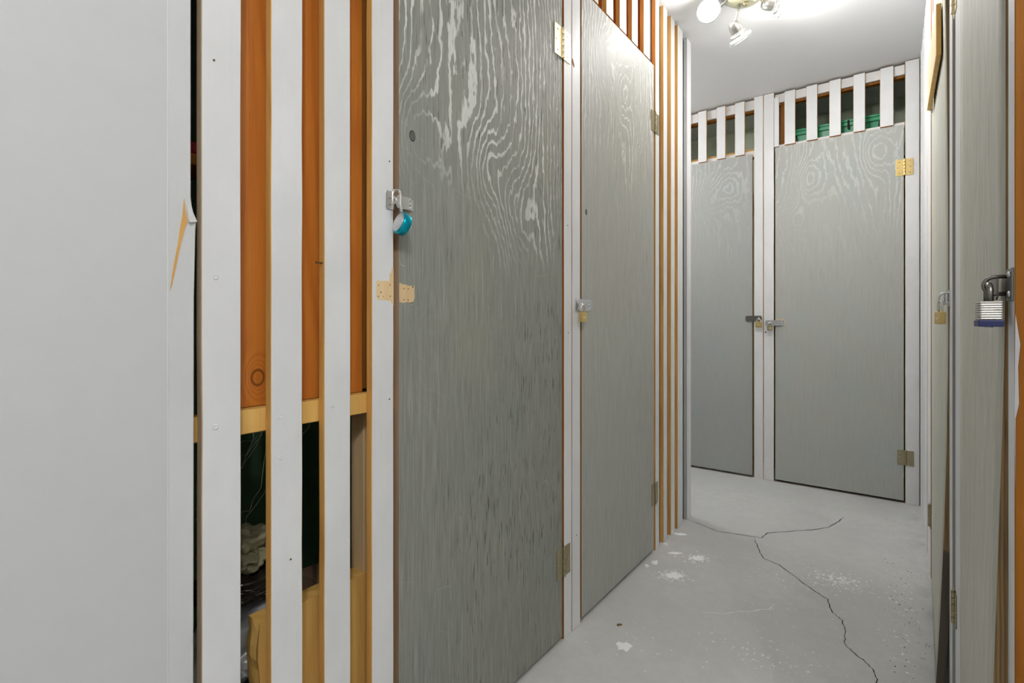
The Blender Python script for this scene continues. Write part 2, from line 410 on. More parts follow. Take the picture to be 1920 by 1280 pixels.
# ------------------------------------------------------------------ shared little parts
def nail(root, x, z, r=.0045, y=-.0004, m='white', name='nail_head'):
    bm = bm_new(); lathe(bm, [(r, -.0006), (r, .0006), (r*.86, .0013), (r*.7, .0008), (.0004, .0008)], Matrix.Translation((x, y+.0002, z)) @ Matrix.Rotation(PI/2, 4, 'X'), 14)
    return obj(name, bm, m, root)
def slat(root, x0, x1, z0, z1, mats, y0=0, th=TH, name='slat'):
    bm = bm_new(); rnd = random.Random(int(x0*1000)); n = max(2, int((z1-z0)/.12)); rings = []
    for k in range(n+1):
        z = z0+(z1-z0)*k/n; j = [rnd.uniform(-1, 1)*.0006 for _ in range(2)]
        rings.append([bm.verts.new(v) for v in ((x0+j[0], y0, z), (x1+j[1], y0, z), (x1+j[1], y0+th, z), (x0+j[0], y0+th, z))])
    for a, b in zip(rings, rings[1:]):
        for i in range(4):
            f = bm.faces.new((a[i], a[(i+1) % 4], b[(i+1) % 4], b[i])); f.material_index = 0 if i == 0 else 1
    bm.faces.new(rings[0][::-1]).material_index = 1; bm.faces.new(rings[-1]).material_index = 1
    return obj(name, bm, mats, root, bevel=.001)

def hinge(door, x, z, w=.046, h=.088, m='brass_old', y=0.0, yb=None):
    """x: pin axis; door leaf on the side given by sign of w"""
    bm = bm_new(); r = .0048
    for k in range(5):
        a = z-h/2 + h/5*k + .0006; b = z-h/2 + h/5*(k+1) - .0006
        lathe(bm, [(r*.93, a), (r, a+.0008), (r, b-.0008), (r*.93, b)], Matrix.Translation((x, y-r*.9, 0)), 14)
    lathe(bm, [(.002, z+h/2-.001), (.0042, z+h/2), (.003, z+h/2+.003)], Matrix.Translation((x, y-r*.9, 0)), 12)
    hg = obj('hinge', bm, m, door)
    for s in (-1, 1):
        bm = bm_new(); xa, xb = sorted((x+s*.004, x+s*w)); box(bm, xa, xb, y-.0026, y-.0003, z-h/2, z+h/2)
        lf = obj('leaf', bm, m, door, hg, .0006)
        for dz, dx in ((.34, .62), (0, .80 if s < 0 else .66), (-.34, .62)):
            bm = bm_new(); lathe(bm, [(.0036, 0), (.0036, .0006), (.0022, .0011)], Matrix.Translation((x+s*w*dx, y-.0025, z+dz*h)) @ Matrix.Rotation(PI/2, 4, 'X'), 12)
            obj('screw', bm, 'screw', door, hg)
    return hg

def door_panel(root, x0, x1, z0, z1, m, th=.018, warp=None, mats_extra=('doorstrip',)):
    bm = bm_new(); nx, nz = 8, 32; F = []; B = []
    for j in range(nz+1):
        z = z0+(z1-z0)*j/nz; fr = []; br = []
        for i in range(nx+1):
            x = x0+(x1-x0)*i/nx; d = warp(x, z) if warp else 0
            fr.append(bm.verts.new((x, -d, z))); br.append(bm.verts.new((x, th-d, z)))
        F.append(fr); B.append(br)
    for j in range(nz):
        for i in range(nx):
            f = bm.faces.new((F[j][i], F[j][i+1], F[j+1][i+1], F[j+1][i])); f.smooth = bool(warp)
            g = bm.faces.new((B[j][i+1], B[j][i], B[j+1][i], B[j+1][i+1])); g.material_index = 1
        for (P, Q) in (((F[j][0], F[j+1][0]), (B[j][0], B[j+1][0])), ((B[j][nx], B[j+1][nx]), (F[j][nx], F[j+1][nx]))):
            g = bm.faces.new((P[0], P[1], Q[1], Q[0])); g.material_index = 1
    for i in range(nx):
        bm.faces.new((F[0][i+1], F[0][i], B[0][i], B[0][i+1])).material_index = 1
        bm.faces.new((F[nz][i], F[nz][i+1], B[nz][i+1], B[nz][i])).material_index = 1
    return obj('panel', bm, [m, *mats_extra], root)

def knot_plug(root, x, z, rx, rz, m='steel_dark'):
    bm = bm_new(); seg = 26
    for (sx, y0, mi) in ((1.0, -.0004, 0), (.82, -.0006, 1)):
        bm.faces.new([bm.verts.new((x+rx*sx*math.cos(2*PI*k/seg), y0, z+rz*sx*math.sin(2*PI*k/seg))) for k in range(seg)]).material_index = mi
    return obj('knot', bm, [M['dark'], M['plug']], root)

# ------------------------------------------------------------------ left wall: near slatted partition
LW = ['white', 'edge']
P1 = thing('slatted_partition', 'tall slatted wooden partition nearest the camera on the left, white fronts with raw amber edges', 'partition', 'L', (.3354, 0, 0), 'slatted partitions of the storage lockers')
slat(P1, .3354, .3930, 0, CEIL, ['white', 'tan_edge'])
slat(P1, .4415, .4978, 0, CEIL, LW)
slat(P1, .5407, .5964, 0, CEIL, LW)
slat(P1, .6460, .7010, 0, CEIL, LW, name='post')
for x, z in ((.3549, 1.0658), (.3549, .8376), (.459, .769), (.4571, .8385), (.5583, .8429)):
    nail(P1, x, z, .0040)
for x, z in ((.6901, .8384), (.4761, .5909), (.3526, 1.3944), (.690, 1.325)):
    nail(P1, x, z, .0016, -.0002, 'twig', 'nail_hole')
bm = bm_new(); lathe(bm, [(.0013, 0), (.0013, .012), (.0026, .0122), (.0026, .013)], Matrix.Translation((.541, .006, 1.104)) @ Matrix.Rotation(-PI/2, 4, 'Y'), 10)
obj('bent_nail', bm, 'twig', P1)
pbox('ledger', P1, .30, .720, .018, .042, .8145, .8535, 'yellow')
# bare wood where a hasp was taken off, on the post
def bare_patch(root, pts, holes, y=-.0005):
    bm = bm_new(); prism(bm, pts, y, .001)
    for x, z, r in holes:
        lathe(bm, [(r, 0), (r*.6, .0003)], Matrix.Translation((x, y-.0001, z)) @ Matrix.Rotation(PI/2, 4, 'X'), 10, 1)
    return obj('bare_wood_patch', bm, ['pale', 'dark'], root)
bare_patch(P1, [(.6572, 1.0775), (.6600, 1.0795), (.668, 1.0788), (.676, 1.080), (.6905, 1.0795), (.691, 1.094), (.6935, 1.0975), (.696, 1.094), (.6965, 1.106), (.7005, 1.106), (.7008, 1.030), (.697, 1.0335), (.694, 1.040), (.6745, 1.0405), (.6605, 1.0415), (.6570, 1.0480)],
           [(.662, 1.070, .0012), (.662, 1.0475, .0012), (.668, 1.056, .0014), (.674, 1.048, .0009), (.6915, 1.072, .0013), (.6918, 1.049, .0013)])
bm = bm_new(); prism(bm, [(.6785, 1.231), (.6785, 1.259), (.6805, 1.2645), (.6960, 1.2645), (.6995, 1.260), (.6995, 1.231), (.6955, 1.226), (.6820, 1.226)], -.0018, 0)
sp = obj('staple_plate', bm, 'steel', P1, None, .0005)
bm = bm_new()
tube(bm, [(.690, .0, 1.2505)] + [(.690, -.012-.009*math.sin(PI*k/8), 1.2435+.007*math.cos(PI*k/8)) for k in range(9)] + [(.690, 0, 1.2365)], .0019, 10)
obj('staple_loop', bm, 'chrome', P1, sp)

# amber backing panel that closes the upper locker behind the slats
BK = thing('backing_panel', 'amber stained board panel with a knot, behind the nearest white slats on the left', 'wooden panel', 'L', (.30, .044, .855))
M['orange_knot'] = raw_wood('amber_board_with_knot', (.46, .125, .014), (.64, .225, .032), .42, 1.0, knots=((.4418-.30, .902-.855, .017),), scratch=.4)
pbox('board', BK, .386, .6575, .044, .058, .853, CEIL-.004, 'orange_knot')
ST = thing('stud', 'pale upright stud behind the white post beside the first locker door', 'stud', 'L', (.672, .06, 0))
pbox('board', ST, .674, .6875, .062, .105, 0, .845, 'pale')
bm = bm_new(); box(bm, .663, .690, .062, .10, .857, CEIL-.003)
obj('upper_board', bm, 'edge_dark', ST)

# ------------------------------------------------------------------ stored things behind the near slats
LB = thing('timber_plank', 'yellow pine timber with a split end, on edge behind the foot of the slats', 'timber', 'L', (.45, .058, 0))
bm = bm_new(); rnd = random.Random(4); n = 22
ends = [(.4515 + (.0015*math.sin(k*.9) + rnd.uniform(-.0018, .0018)), k/n*.472) for k in range(n+1)]
A = []
for y in (.058, .070, .084, .098):
    A.append([bm.verts.new((x + rnd.uniform(-.0015, .0015) + (.004 if y == .07 else 0), y, z*(1 if y != .07 else .985))) for x, z in ends])
R_ = [[bm.verts.new((.718, y, z)) for x, z in ends] for y in (.058, .098)]
for j in range(3):
    for k in range(n): bm.faces.new((A[j][k], A[j][k+1], A[j+1][k+1], A[j+1][k]))
for k in range(n):
    bm.faces.new((A[0][k], A[0][k+1], R_[0][k+1], R_[0][k])); bm.faces.new((A[3][k+1], A[3][k], R_[1][k], R_[1][k+1]))
    bm.faces.new((R_[0][k], R_[0][k+1], R_[1][k+1], R_[1][k]))
bm.faces.new((A[0][n], A[1][n], A[2][n], A[3][n], R_[1][n], R_[0][n])); bm.faces.new((A[0][0], A[1][0], A[2][0], A[3][0], R_[1][0], R_[0][0]))
obj('plank', bm, 'yellow', LB)

CB = thing('cardboard_box', 'brown cardboard box lying behind the yellow timber in the slatted locker', 'box', 'L', (.60, .25, 0))
bm = bm_new(); box(bm, .61, .90, .115, .375, 0, .37); obj('carton', bm, 'card', CB, None, .003)
bm = bm_new(); box(bm, .705, .715, .118, .37, .370, .3712); box(bm, .605, .70, .15, .37, .3712, .374); obj('flap', bm, 'card', CB)
bm = bm_new(); prism(bm, [(.80, .30), (.86, .30), (.855, .335), (.80, .33)], .1138, .115); obj('dark_mark', bm, 'dark', CB)

def crumple(name, label, cat, c, s, m, seed, sub=4, amp=.25, fold=0.0, zflat=True):
    bm = bm_new(); bmesh.ops.create_icosphere(bm, subdivisions=sub, radius=1)
    from mathutils import noise as nz
    for v in bm.verts:
        p = v.co.copy(); k = nz.noise(p*1.6 + Vector((seed, 0, 0)))*amp + nz.noise(p*4.5 + Vector((0, seed, 0)))*amp*.4
        if fold: k += math.sin(p.z*fold + nz.noise(p*2.2)*4)*.07
        p = p*(1+k); v.co = Vector((c[0]+p.x*s[0], c[1]+p.y*s[1], max(0.0 if zflat else -9, c[2]+p.z*s[2])))
    for f in bm.faces: f.smooth = True
    at = Vector((c[0], c[1], max(0, c[2]-s[2])))
    bmesh.ops.recalc_face_normals(bm, faces=bm.faces)
    bmesh.ops.translate(bm, verts=bm.verts, vec=-at)
    me = bpy.data.meshes.new(name); bm.to_mesh(me); bm.free(); me.materials.append(M[m])
    o = bpy.data.objects.new(name, me); C.collection.objects.link(o); o.matrix_world = wall_mat('L') @ Matrix.Translation(at)
    o['label'] = label; o['category'] = cat; return o
# wall-local (x = along wall, y = depth behind the slats)
crumple('storage_bag', 'dark olive bag at the bottom behind the first slat gap, below the silver sack', 'bag', (.43, .215, .145), (.075, .09, .14), 'fabric_dark' if 'fabric_dark' in M else 'green', 2.0)
crumple('silver_sack', 'shiny silver grey crumpled sack seen between the first two slats', 'bag', (.480, .190, .378), (.095, .080, .062), 'silverfilm', 5.0, 5, .35, 9.0)
crumple('plastic_wrap', 'glossy black wrinkled plastic wrap lying on top of the silver sack', 'plastic wrap', (.50, .225, .474), (.085, .08, .022), 'blackplastic', 9.0, 5, .2, 26.0)
crumple('folded_cloth', 'tan folded cloth heaped above the black plastic behind the slats', 'cloth', (.520, .25, .528), (.060, .07, .036), 'fabric', 13.0, 5, .6, 11.0)
crumple('red_cloth', 'small red cloth bundle showing through the narrow dark slit at the far left', 'cloth', (.372, .13, 1.285), (.03, .03, .016), 'slit_red', 3.0, 3, .2)
bm = bm_new(); box(bm, .30, .384, .055, .26, 1.245, 1.262)
ls = struct('shelf_1', bm, 'edge_dark', 'L')  # small shelf under the red cloth
bm = bm_new(); rnd = random.Random(8)
for k in range(7):
    x, y, z = .42+rnd.uniform(0, .12), .036, .816; pts = [(x, y, z)]
    for j in range(14): x += rnd.uniform(-.010, .016); y += .022; z -= rnd.uniform(.002, .036); pts.append((x, y, z))
    tube(bm, pts, .00045, 5)
cw = obj('cobweb', bm, 'web', wall='L'); cw['label'] = 'pale wispy cobweb strands against the dark green locker interior'; cw['category'] = 'cobweb'; cw['kind'] = 'stuff'

# ------------------------------------------------------------------ left locker doors
ply_base = (.155, .165, .140)
M['plyA'] = plywood('weathered_grey_green_plywood', (.285, .29, .255), 1, knots=((.037, 1.385, .05), (.30, 1.37, .05), (.42, 1.29, .06), (.07, .90, .05), (.31, .88, .05)), lines=1.0, z0=1.12, z1=1.55, freq=44, checks=1.0)
M['plyB'] = plywood('grey_plywood_second_door', (.43, .435, .395), 2.6, knots=((.18, 1.93, .05), (.34, 1.86, .05), (.033, 1.352, .03)), lines=.9, z0=1.45, z1=1.9, freq=36, checks=.35, streak=.7)
M['plyC'] = plywood('smooth_grey_plywood', (.455, .465, .435), 4.1, knots=((.18, 1.83, .05), (.52, 1.93, .05), (.10, 1.60, .05)), lines=.5, z0=1.35, z1=1.9, freq=26, checks=.12, streak=.25, tint=(.47, .47, .41))
M['plyD'] = plywood('smooth_grey_plywood_narrow', (.39, .40, .38), 6.4, knots=((.50, 1.85, .05), (.38, 1.78, .05)), lines=.35, z0=1.4, z1=2.0, freq=26, checks=.12, streak=.25, tint=(.45, .45, .40))
M['plyE'] = plywood('streaky_grey_plywood', (.64, .635, .55), 8.2, lines=.16, z0=.2, z1=.6, freq=30, checks=.3, tint=(.53, .52, .45))

D1 = thing('locker_door', 'large weathered grey plywood door nearest the camera, with a teal padlock and streaky white grain', 'door', 'L', (.7155, 0, .012), 'grey plywood locker doors')
door_panel(D1, .7155, 1.3715, .014, 2.098, M['plyA'])
hinge(D1, 1.3725, 1.862, .047, .094, 'brass_pale')
hinge(D1, 1.3790, .245, .040, .092, 'brass_old')
knot_plug(D1, .7524, 1.3948, .0085, .012)
def hasp(root, x0, x1, xh, z, h, m, slot=None, name='hasp', y=-.006):
    """slotted plate from x0 to hinge x xh, leaf from xh to x1"""
    bm = bm_new(); r = h*.28
    s = 1 if xh > x0 else -1
    pts = [(x0, z-h/2+r), (x0, z+h/2-r), (x0+s*r*.6, z+h/2), (xh-s*.002, z+h/2), (xh-s*.002, z-h/2), (x0+s*r*.6, z-h/2)]
    if s < 0: pts = pts[::-1]
    prism(bm, pts, y-.0018, y)
    hs = obj(name, bm, m, root, None, .0004)
    bm = bm_new()
    for k in range(3):
        lathe(bm, [(.003, z-h/2+h/3*k+.0006), (.003, z-h/2+h/3*(k+1)-.0006)], Matrix.Translation((xh, y+.001, 0)), 12)
    obj('knuckle', bm, m, root, hs)
    bm = bm_new(); xa, xb = sorted((xh, x1)); box(bm, xa+.001, xb, -.0022, -.0002, z-h*.44, z+h*.44)
    obj('leaf', bm, m, root, hs, .0004)
    if slot:
        bm = bm_new(); box(bm, slot-.002, slot+.002, y-.0021, y-.0017, z-h*.28, z+h*.28); obj('slot', bm, 'dark', root, hs)
    return hs
hasp(D1, .701, .7535, .7400, 1.2450, .0265, 'steel')
bare_patch(D1, [(.7158, 1.0765), (.7200, 1.078), (.7250, 1.075), (.7330, 1.0755), (.742, 1.0730), (.7525, 1.0740), (.7585, 1.0745), (.7580, 1.062), (.7588, 1.049), (.7555, 1.0405), (.7505, 1.0320), (.7490, 1.0375), (.738, 1.0385), (.7280, 1.0365), (.7170, 1.0375), (.7160, 1.050)],
           [(.7285, 1.0665, .0013), (.7405, 1.0663, .0013), (.7535, 1.0715, .0018), (.7285, 1.0430, .0013), (.7400, 1.0428, .0013), (.7510, 1.0370, .0018)])

PP = thing('door_post', 'pair of white boards forming the post between the two left locker doors', 'post', 'L', (1.382, 0, 0), 'white door posts')
slat(PP, 1.3825, 1.4315, 0, CEIL, ['white', 'edge_dark'], name='board')
slat(PP, 1.4335, 1.4880, 0, CEIL, ['white', 'edge_dark'], name='board')
nail(PP, 1.405, 1.30, .0018, -.0002, 'twig', 'nail_hole'); nail(PP, 1.41, .96, .0018, -.0002, 'twig', 'nail_hole'); nail(PP, 1.462, .30, .0018, -.0002, 'twig', 'nail_hole')
bm = bm_new(); prism(bm, [(1.4345, 1.842), (1.441, 1.838), (1.449, 1.824), (1.447, 1.816), (1.438, 1.822), (1.4345, 1.828)], -.0005, .001); obj('bare_chip', bm, 'edge_dark', PP)
bm = bm_new(); box(bm, 1.452, 1.462, -.0018, 0, 1.028, 1.070)
sp = obj('staple_plate', bm, 'steel', PP, None, .0004)
bm = bm_new(); tube(bm, [(1.4560, 0, 1.0545)] + [(1.4560, -.017-.010*math.sin(PI*k/8), 1.0460+.0085*math.cos(PI*k/8)) for k in range(9)] + [(1.4560, 0, 1.0375)], .0022, 10)
obj('staple_loop', bm, 'chrome', PP, sp)

D2 = thing('locker_door', 'second grey plywood door on the left, with a small brass padlock and white slats above', 'door', 'L', (1.4951, 0, .012), 'grey plywood locker doors')
door_panel(D2, 1.4965, 2.1355, .014, 2.098, M['plyB'], mats_extra=('edge_dark',))
hinge(D2, 2.1450, 1.855, .044, .088, 'brass_old'); hinge(D2, 2.1450, .250, .036, .092, 'brass_old')
knot_plug(D2, 1.5281, 1.3622, .0065, .009)
hasp(D2, 1.4640, 1.5650, 1.5350, 1.0490, .040, 'steel')

TR = thing('slatted_transom', 'row of white slats above the second left locker door', 'transom', 'L', (1.4951, 0, 2.104), 'slatted transoms above the locker doors')
for a, b in ((1.4955, 1.527), (1.5699, 1.6175), (1.6798, 1.7368), (1.7919, 1.8522), (1.9052, 1.961), (2.0239, 2.0906)):
    slat(TR, a, b, 2.104, CEIL, LW)
pbox('backing_board', TR, 1.4955, 2.154, .030, .044, 2.085, CEIL-.004, 'orange')
TR1 = thing('slatted_transom', 'row of white slats above the first left locker door', 'transom', 'L', (.7155, 0, 2.104), 'slatted transoms above the locker doors')
for k in range(6):
    a = .742+k*.108; slat(TR1, a, a+.056, 2.104, CEIL, LW)
pbox('backing_board', TR1, .705, 1.38, .030, .044, 2.085, CEIL-.004, 'orange')

P2 = thing('slatted_partition', 'slatted partition at the far left corner, white fronts with amber edges beside the second door', 'partition', 'L', (2.154, 0, 0), 'slatted partitions of the storage lockers')
slat(P2, 2.1544, 2.1990, 0, CEIL, LW, name='post')
slat(P2, 2.2511, 2.2985, 0, CEIL, LW); slat(P2, 2.3475, 2.3983, 0, CEIL, LW); slat(P2, 2.4393, 2.5140, 0, CEIL, LW)
slat(P2, 2.5780, 2.6420, 0, CEIL, ['white', 'grey_paint'], name='post')
pbox('backing_board', P2, 2.16, 2.615, .022, .036, 0.02, CEIL-.004, 'grey_paint')
bm = bm_new(); rnd = random.Random(3)
for k in range(2):
    tube(bm, [(2.245, .012, .30-k*.09), (2.249, -.002, .305-k*.09), (2.251, -.006, .32-k*.09), (2.248, .004, .335-k*.08)], .0006, 5)
obj('wood_splinter', bm, 'pale', P2)

# ------------------------------------------------------------------ back wall
WF = ['white_far', 'edge']
D3 = thing('locker_door', 'narrow-looking grey door at the left of the end wall, partly hidden by the corner post', 'door', 'B', (-1.36, 0, .012), 'grey plywood locker doors')
door_panel(D3, -1.350, -.7170, .014, 2.055, M['plyD'], mats_extra=('edge',))
hasp(D3, -.6600, -.7580, -.7480, 1.0110, .034, 'steel_dark')
D4 = thing('locker_door', 'wide grey door on the end wall with two brass hinges and swirling grain', 'door', 'B', (-.586, 0, .012), 'grey plywood locker doors')
door_panel(D4, -.5850, .0480, .014, 2.069, M['plyC'], mats_extra=('edge',))
hinge(D4, .0515, 1.834, .038, .090, 'brass'); hinge(D4, .0555, .249, .036, .082, 'brass_old')
hasp(D4, -.6400, -.5370, -.5480, .9830, .034, 'steel')
bm = bm_new(); prism(bm, [(-.5845, 1.006), (-.560, 1.004), (-.545, 1.008), (-.5325, 1.004), (-.530, .975), (-.534, .966), (-.536, 1.000), (-.5845, 1.000)], -.0005, .001); obj('bare_wood_patch', bm, 'pale', D4)
BP = thing('door_post', 'pair of white boards in the middle of the end wall carrying the padlock staples', 'post', 'B', (-.65, 0, 0), 'white door posts')
slat(BP, -.7060, -.6535, 0, CEIL-.002, WF, name='board'); slat(BP, -.6510, -.5925, 0, CEIL-.002, WF, name='board')
nail(BP, -.6395, .925, .0045, -.0003, 'dark', 'screw_hole')
for xs, zs in ((-.6750, 1.0110), (-.6120, .9830)):
    bm = bm_new(); box(bm, xs-.012, xs+.012, -.0018, 0, zs-.014, zs+.014); s_ = obj('staple_plate', bm, 'steel_dark', BP)
    bm = bm_new(); tube(bm, [(xs, 0, zs+.008)] + [(xs, -.012-.008*math.sin(PI*k/8), zs+.008*math.cos(PI*k/8)) for k in range(9)] + [(xs, 0, zs-.008)], .002, 8); obj('staple_loop', bm, 'steel', BP, s_)
BR = thing('door_post', 'wide white board closing the right end of the end wall beside the brass hinges', 'post', 'B', (.055, 0, 0), 'white door posts')
slat(BR, .0545, .1150, 0, CEIL-.004, WF, name='board')
T1 = thing('slatted_transom', 'short white slats above the left door of the end wall', 'transom', 'B', (-1.36, 0, 2.06), 'slatted transoms above the locker doors')
for a, b in ((-.8203, -.7623), (-.9341, -.8794), (-1.0541, -.9992), (-1.172, -1.117), (-1.290, -1.235)):
    slat(T1, a, b, 2.061, CEIL-.012, WF)
pbox('top_rail', T1, -1.36, -.708, .0175, .034, 2.342, 2.402, 'white_far'); pbox('bottom_rail', T1, -1.36, -.708, .0175, .034, 2.040, 2.080, 'white_far')
pbox('rear_rail', T1, -1.36, -.708, .0355, .075, 2.040, 2.098, 'yellow'); pbox('rear_joist', T1, -1.36, -.708, .0355, .075, 2.330, 2.400, 'edge_dark')
T2 = thing('slatted_transom', 'white slats above the wide door of the end wall, green bin behind', 'transom', 'B', (-.586, 0, 2.07), 'slatted transoms above the locker doors')
for a, b in ((-.5341, -.4756), (-.4171, -.3596), (-.2988, -.2420), (-.1815, -.1261), (-.0574, .0030)):
    slat(T2, a, b, 2.076, CEIL-.012, WF)
pbox('trim_strip', T2, -.5915, -.5650, .0, TH, 2.074, 2.38, 'white_far')
pbox('top_rail', T2, -.590, .053, .0175, .034, 2.350, 2.403, 'white_far'); pbox('bottom_rail', T2, -.590, .053, .0175, .034, 2.050, 2.088, 'white_far')
pbox('rear_joist', T2, -.590, .053, .0355, .075, 2.338, 2.400, 'edge_dark')
pbox('rear_stud', T2, -.562, -.532, .0355, .075, 2.04, 2.336, 'edge_dark')
sbox('trim_3', .108, .135, 3.54, 3.56, 0, CEIL, 'white_far')

# green bin on a shelf
bm = bm_new(); box(bm, -.60, .30, 3.60, 4.08, 1.90, 1.92); shf = struct('shelf_2', bm, 'edge_dark')
GB = thing('storage_bin', 'bright green plastic storage bin behind the slats above the wide end door', 'storage bin', 'B', (-.27, .30, 1.921))
bm = bm_new()
def taper(bm, x0, x1, y0, y1, z0, z1, k, wall=.004):
    o = [bm.verts.new((x0+(k if z == z0 else 0) if i in (0, 3) else x1-(k if z == z0 else 0), (y0+(k if z == z0 else 0)) if i in (0, 1) else y1-(k if z == z0 else 0), z)) for z in (z0, z1) for i in range(4)]
    n_ = [bm.verts.new((v.co.x+(wall if i in (0, 3) else -wall), v.co.y+(wall if i in (0, 1) else -wall), v.co.z+(wall if j == 0 else 0))) for j in range(2) for i, v in enumerate(o[j*4:j*4+4])]
    for V, fl in ((o, 1), (n_, -1)):
        bm.faces.new(V[0:4][::-fl])
        for i in range(4): bm.faces.new((V[i], V[(i+1) % 4], V[4+(i+1) % 4], V[4+i])[::fl])
    for i in range(4): bm.faces.new((o[4+i], o[4+(i+1) % 4], n_[4+(i+1) % 4], n_[4+i]))
taper(bm, -.482, -.062, .105, .50, 1.921, 2.165, .03)
obj('tub', bm, 'bin', GB)
bm = bm_new(); box(bm, -.49, -.055, .095, .103, 2.150, 2.185); box(bm, -.49, -.055, .502, .510, 2.150, 2.185); box(bm, -.49, -.484, .103, .502, 2.150, 2.185); box(bm, -.061, -.055, .103, .502, 2.150, 2.185)
box(bm, -.49, -.055, .088, .095, 2.172, 2.185)
obj('rim', bm, 'bin', GB, None, .0015)
bm = bm_new(); box(bm, -.215, -.205, .086, .094, 2.13, 2.18); obj('clip', bm, 'dark', GB)

# ------------------------------------------------------------------ right wall (local x = -world Y)
RW = ['white', 'edge']
P3 = thing('slatted_partition', 'long slatted white partition on the right beyond the far right door', 'partition', 'R', (-3.5, 0, 0), 'slatted partitions of the storage lockers')
slat(P3, -2.760, -2.560, 0, CEIL, ['white', 'amber_side'], name='post')
for a in (-2.847, -2.945, -3.06, -3.18, -3.30, -3.42):
    slat(P3, a-.058, a, 0, CEIL, ['white', 'white'])
pbox('backing_board', P3, -3.50, -2.60, .022, .034, .02, CEIL-.004, 'white_far')

def warp5(x, z):
    e = min(1, max(0, (x+2.49)/.73)); lo = max(0, 1-z/1.05); hi = max(0, (z-1.1)/.75)
    return e*(.027*lo*lo + .006*hi*hi) + .001
D5 = thing('locker_door', 'thin slice of a warped grey door far along the right wall, with a brass padlock', 'door', 'R', (-2.535, 0, .02), 'grey plywood locker doors')
door_panel(D5, -2.490, -1.760, .022, 2.09, M['plyE'], warp=warp5, mats_extra=('ply_edge_wet',))
hinge(D5, -2.525, .252, .034, .082, 'brass_old', y=-.002)
hinge(D5, -2.40, 1.80, .03, .08, 'brass_old', y=-.002)
hasp(D5, -1.735, -1.80, -1.772, 1.057, .034, 'steel', y=-.010)
BD = thing('wooden_board', 'short clean pale pine board fixed flat across the far right door near its top', 'board', 'R', (-2.1, -.020, 1.745))
pbox('board', BD, -2.345, -1.867, -.0205, -.0085, 1.745, 1.889, ['pale_board', 'yellow'], 1)
PR = thing('door_post', 'pair of narrow white boards between the two right locker doors', 'post', 'R', (-1.65, 0, 0), 'white door posts')
slat(PR, -1.742, -1.665, 0, CEIL, ['white', 'grey_paint'], name='board'); slat(PR, -1.655, -1.5375, 0, CEIL, ['white', 'amber_side'], y0=.005, name='board')
bm = bm_new(); box(bm, -1.738, -1.716, -.002, 0, 1.036, 1.078); s_ = obj('staple_plate', bm, 'steel', PR)
bm = bm_new(); tube(bm, [(-1.728, 0, 1.070)] + [(-1.728, -.010-.012*math.sin(PI*k/10), 1.057+.013*math.cos(PI*k/10)) for k in range(11)] + [(-1.728, 0, 1.044)], .0024, 10); obj('staple_loop', bm, 'steel', PR, s_)
def warp6(x, z):
    e = min(1, max(0, (x+1.47)/.56)); lo = max(0, 1-z/1.05)
    return e*.028*lo**1.25 + .001
D6 = thing('locker_door', 'tall grey door at the right edge of the picture, with a laminated steel padlock', 'door', 'R', (-1.50, 0, .02), 'grey plywood locker doors')
door_panel(D6, -1.470, -.9115, .022, 2.09, M['plyE'], warp=warp6, mats_extra=('ply_edge',))
hinge(D6, -1.520, .353, .028, .072, 'brass_old', y=-.004); hinge(D6, -1.520, 1.735, .028, .09, 'brass_pale', y=-.004)
bm = bm_new(); prism(bm, [(-.945, 1.028), (-.945, 1.056), (-.905, 1.058), (-.895, 1.054), (-.895, 1.030), (-.905, 1.026)], -.0115, -.0095); hs = obj('hasp', bm, 'steel_dark', D6, None, .0004)
PE = thing('door_post', 'narrow white post with a raw amber side at the right edge of the picture', 'post', 'R', (-.90, 0, 0), 'white door posts')
slat(PE, -.9010, -.8575, 0, CEIL, ['white', 'amber_dark'], name='board', th=.040)
bm = bm_new(); box(bm, -.900, -.862, -.0022, 0, 1.024, 1.064); s_ = obj('staple_plate', bm, 'steel_dark', PE, None, .0004)
bm = bm_new(); tube(bm, [(-.897, 0, 1.0555)] + [(-.897, -.013-.0105*math.sin(PI*k/10), 1.0445+.011*math.cos(PI*k/10)) for k in range(11)] + [(-.897, 0, 1.0335)], .0026, 12); obj('staple_loop', bm, 'steel_dark', PE, s_)
for dz in (.012, -.012):
    bm = bm_new(); lathe(bm, [(.0042, 0), (.0038, .0016), (.002, .003)], Matrix.Translation((-.871, -.0022, 1.044+dz)) @ Matrix.Rotation(PI/2, 4, 'X'), 14); obj('bolt_head', bm, 'steel', PE, s_)
bm = bm_new(); prism(bm, [(0, 0), (0, .09), (.004, .11), (.003, .16), (.0055, .19), (.0, .23), (-.001, .10)], 0, .0006)
for v in bm.verts: v.co = Vector((-.8575+.0006+v.co.y, .0005+v.co.x*.75, .80+v.co.z*.9))
obj('paint_smear', bm, 'grey_paint', PE)

for lab, x0, x1 in (('row of white slats above the warped far right locker door', -2.555, -1.745), ('row of white slats above the near right locker door', -1.535, -.905)):
    t_ = thing('slatted_transom', lab, 'transom', 'R', (x0, 0, 2.10), 'slatted transoms above the locker doors')
    n_ = int((x1-x0)/.11)
    for k in range(n_):
        xa = x0+.035+(x1-x0-.07)/n_*k+.02; slat(t_, xa, xa+.056, 2.10, CEIL, ['white', 'amber_side'])
    pbox('backing_board', t_, x0, x1, .030, .042, 2.092, CEIL-.004, 'orange')

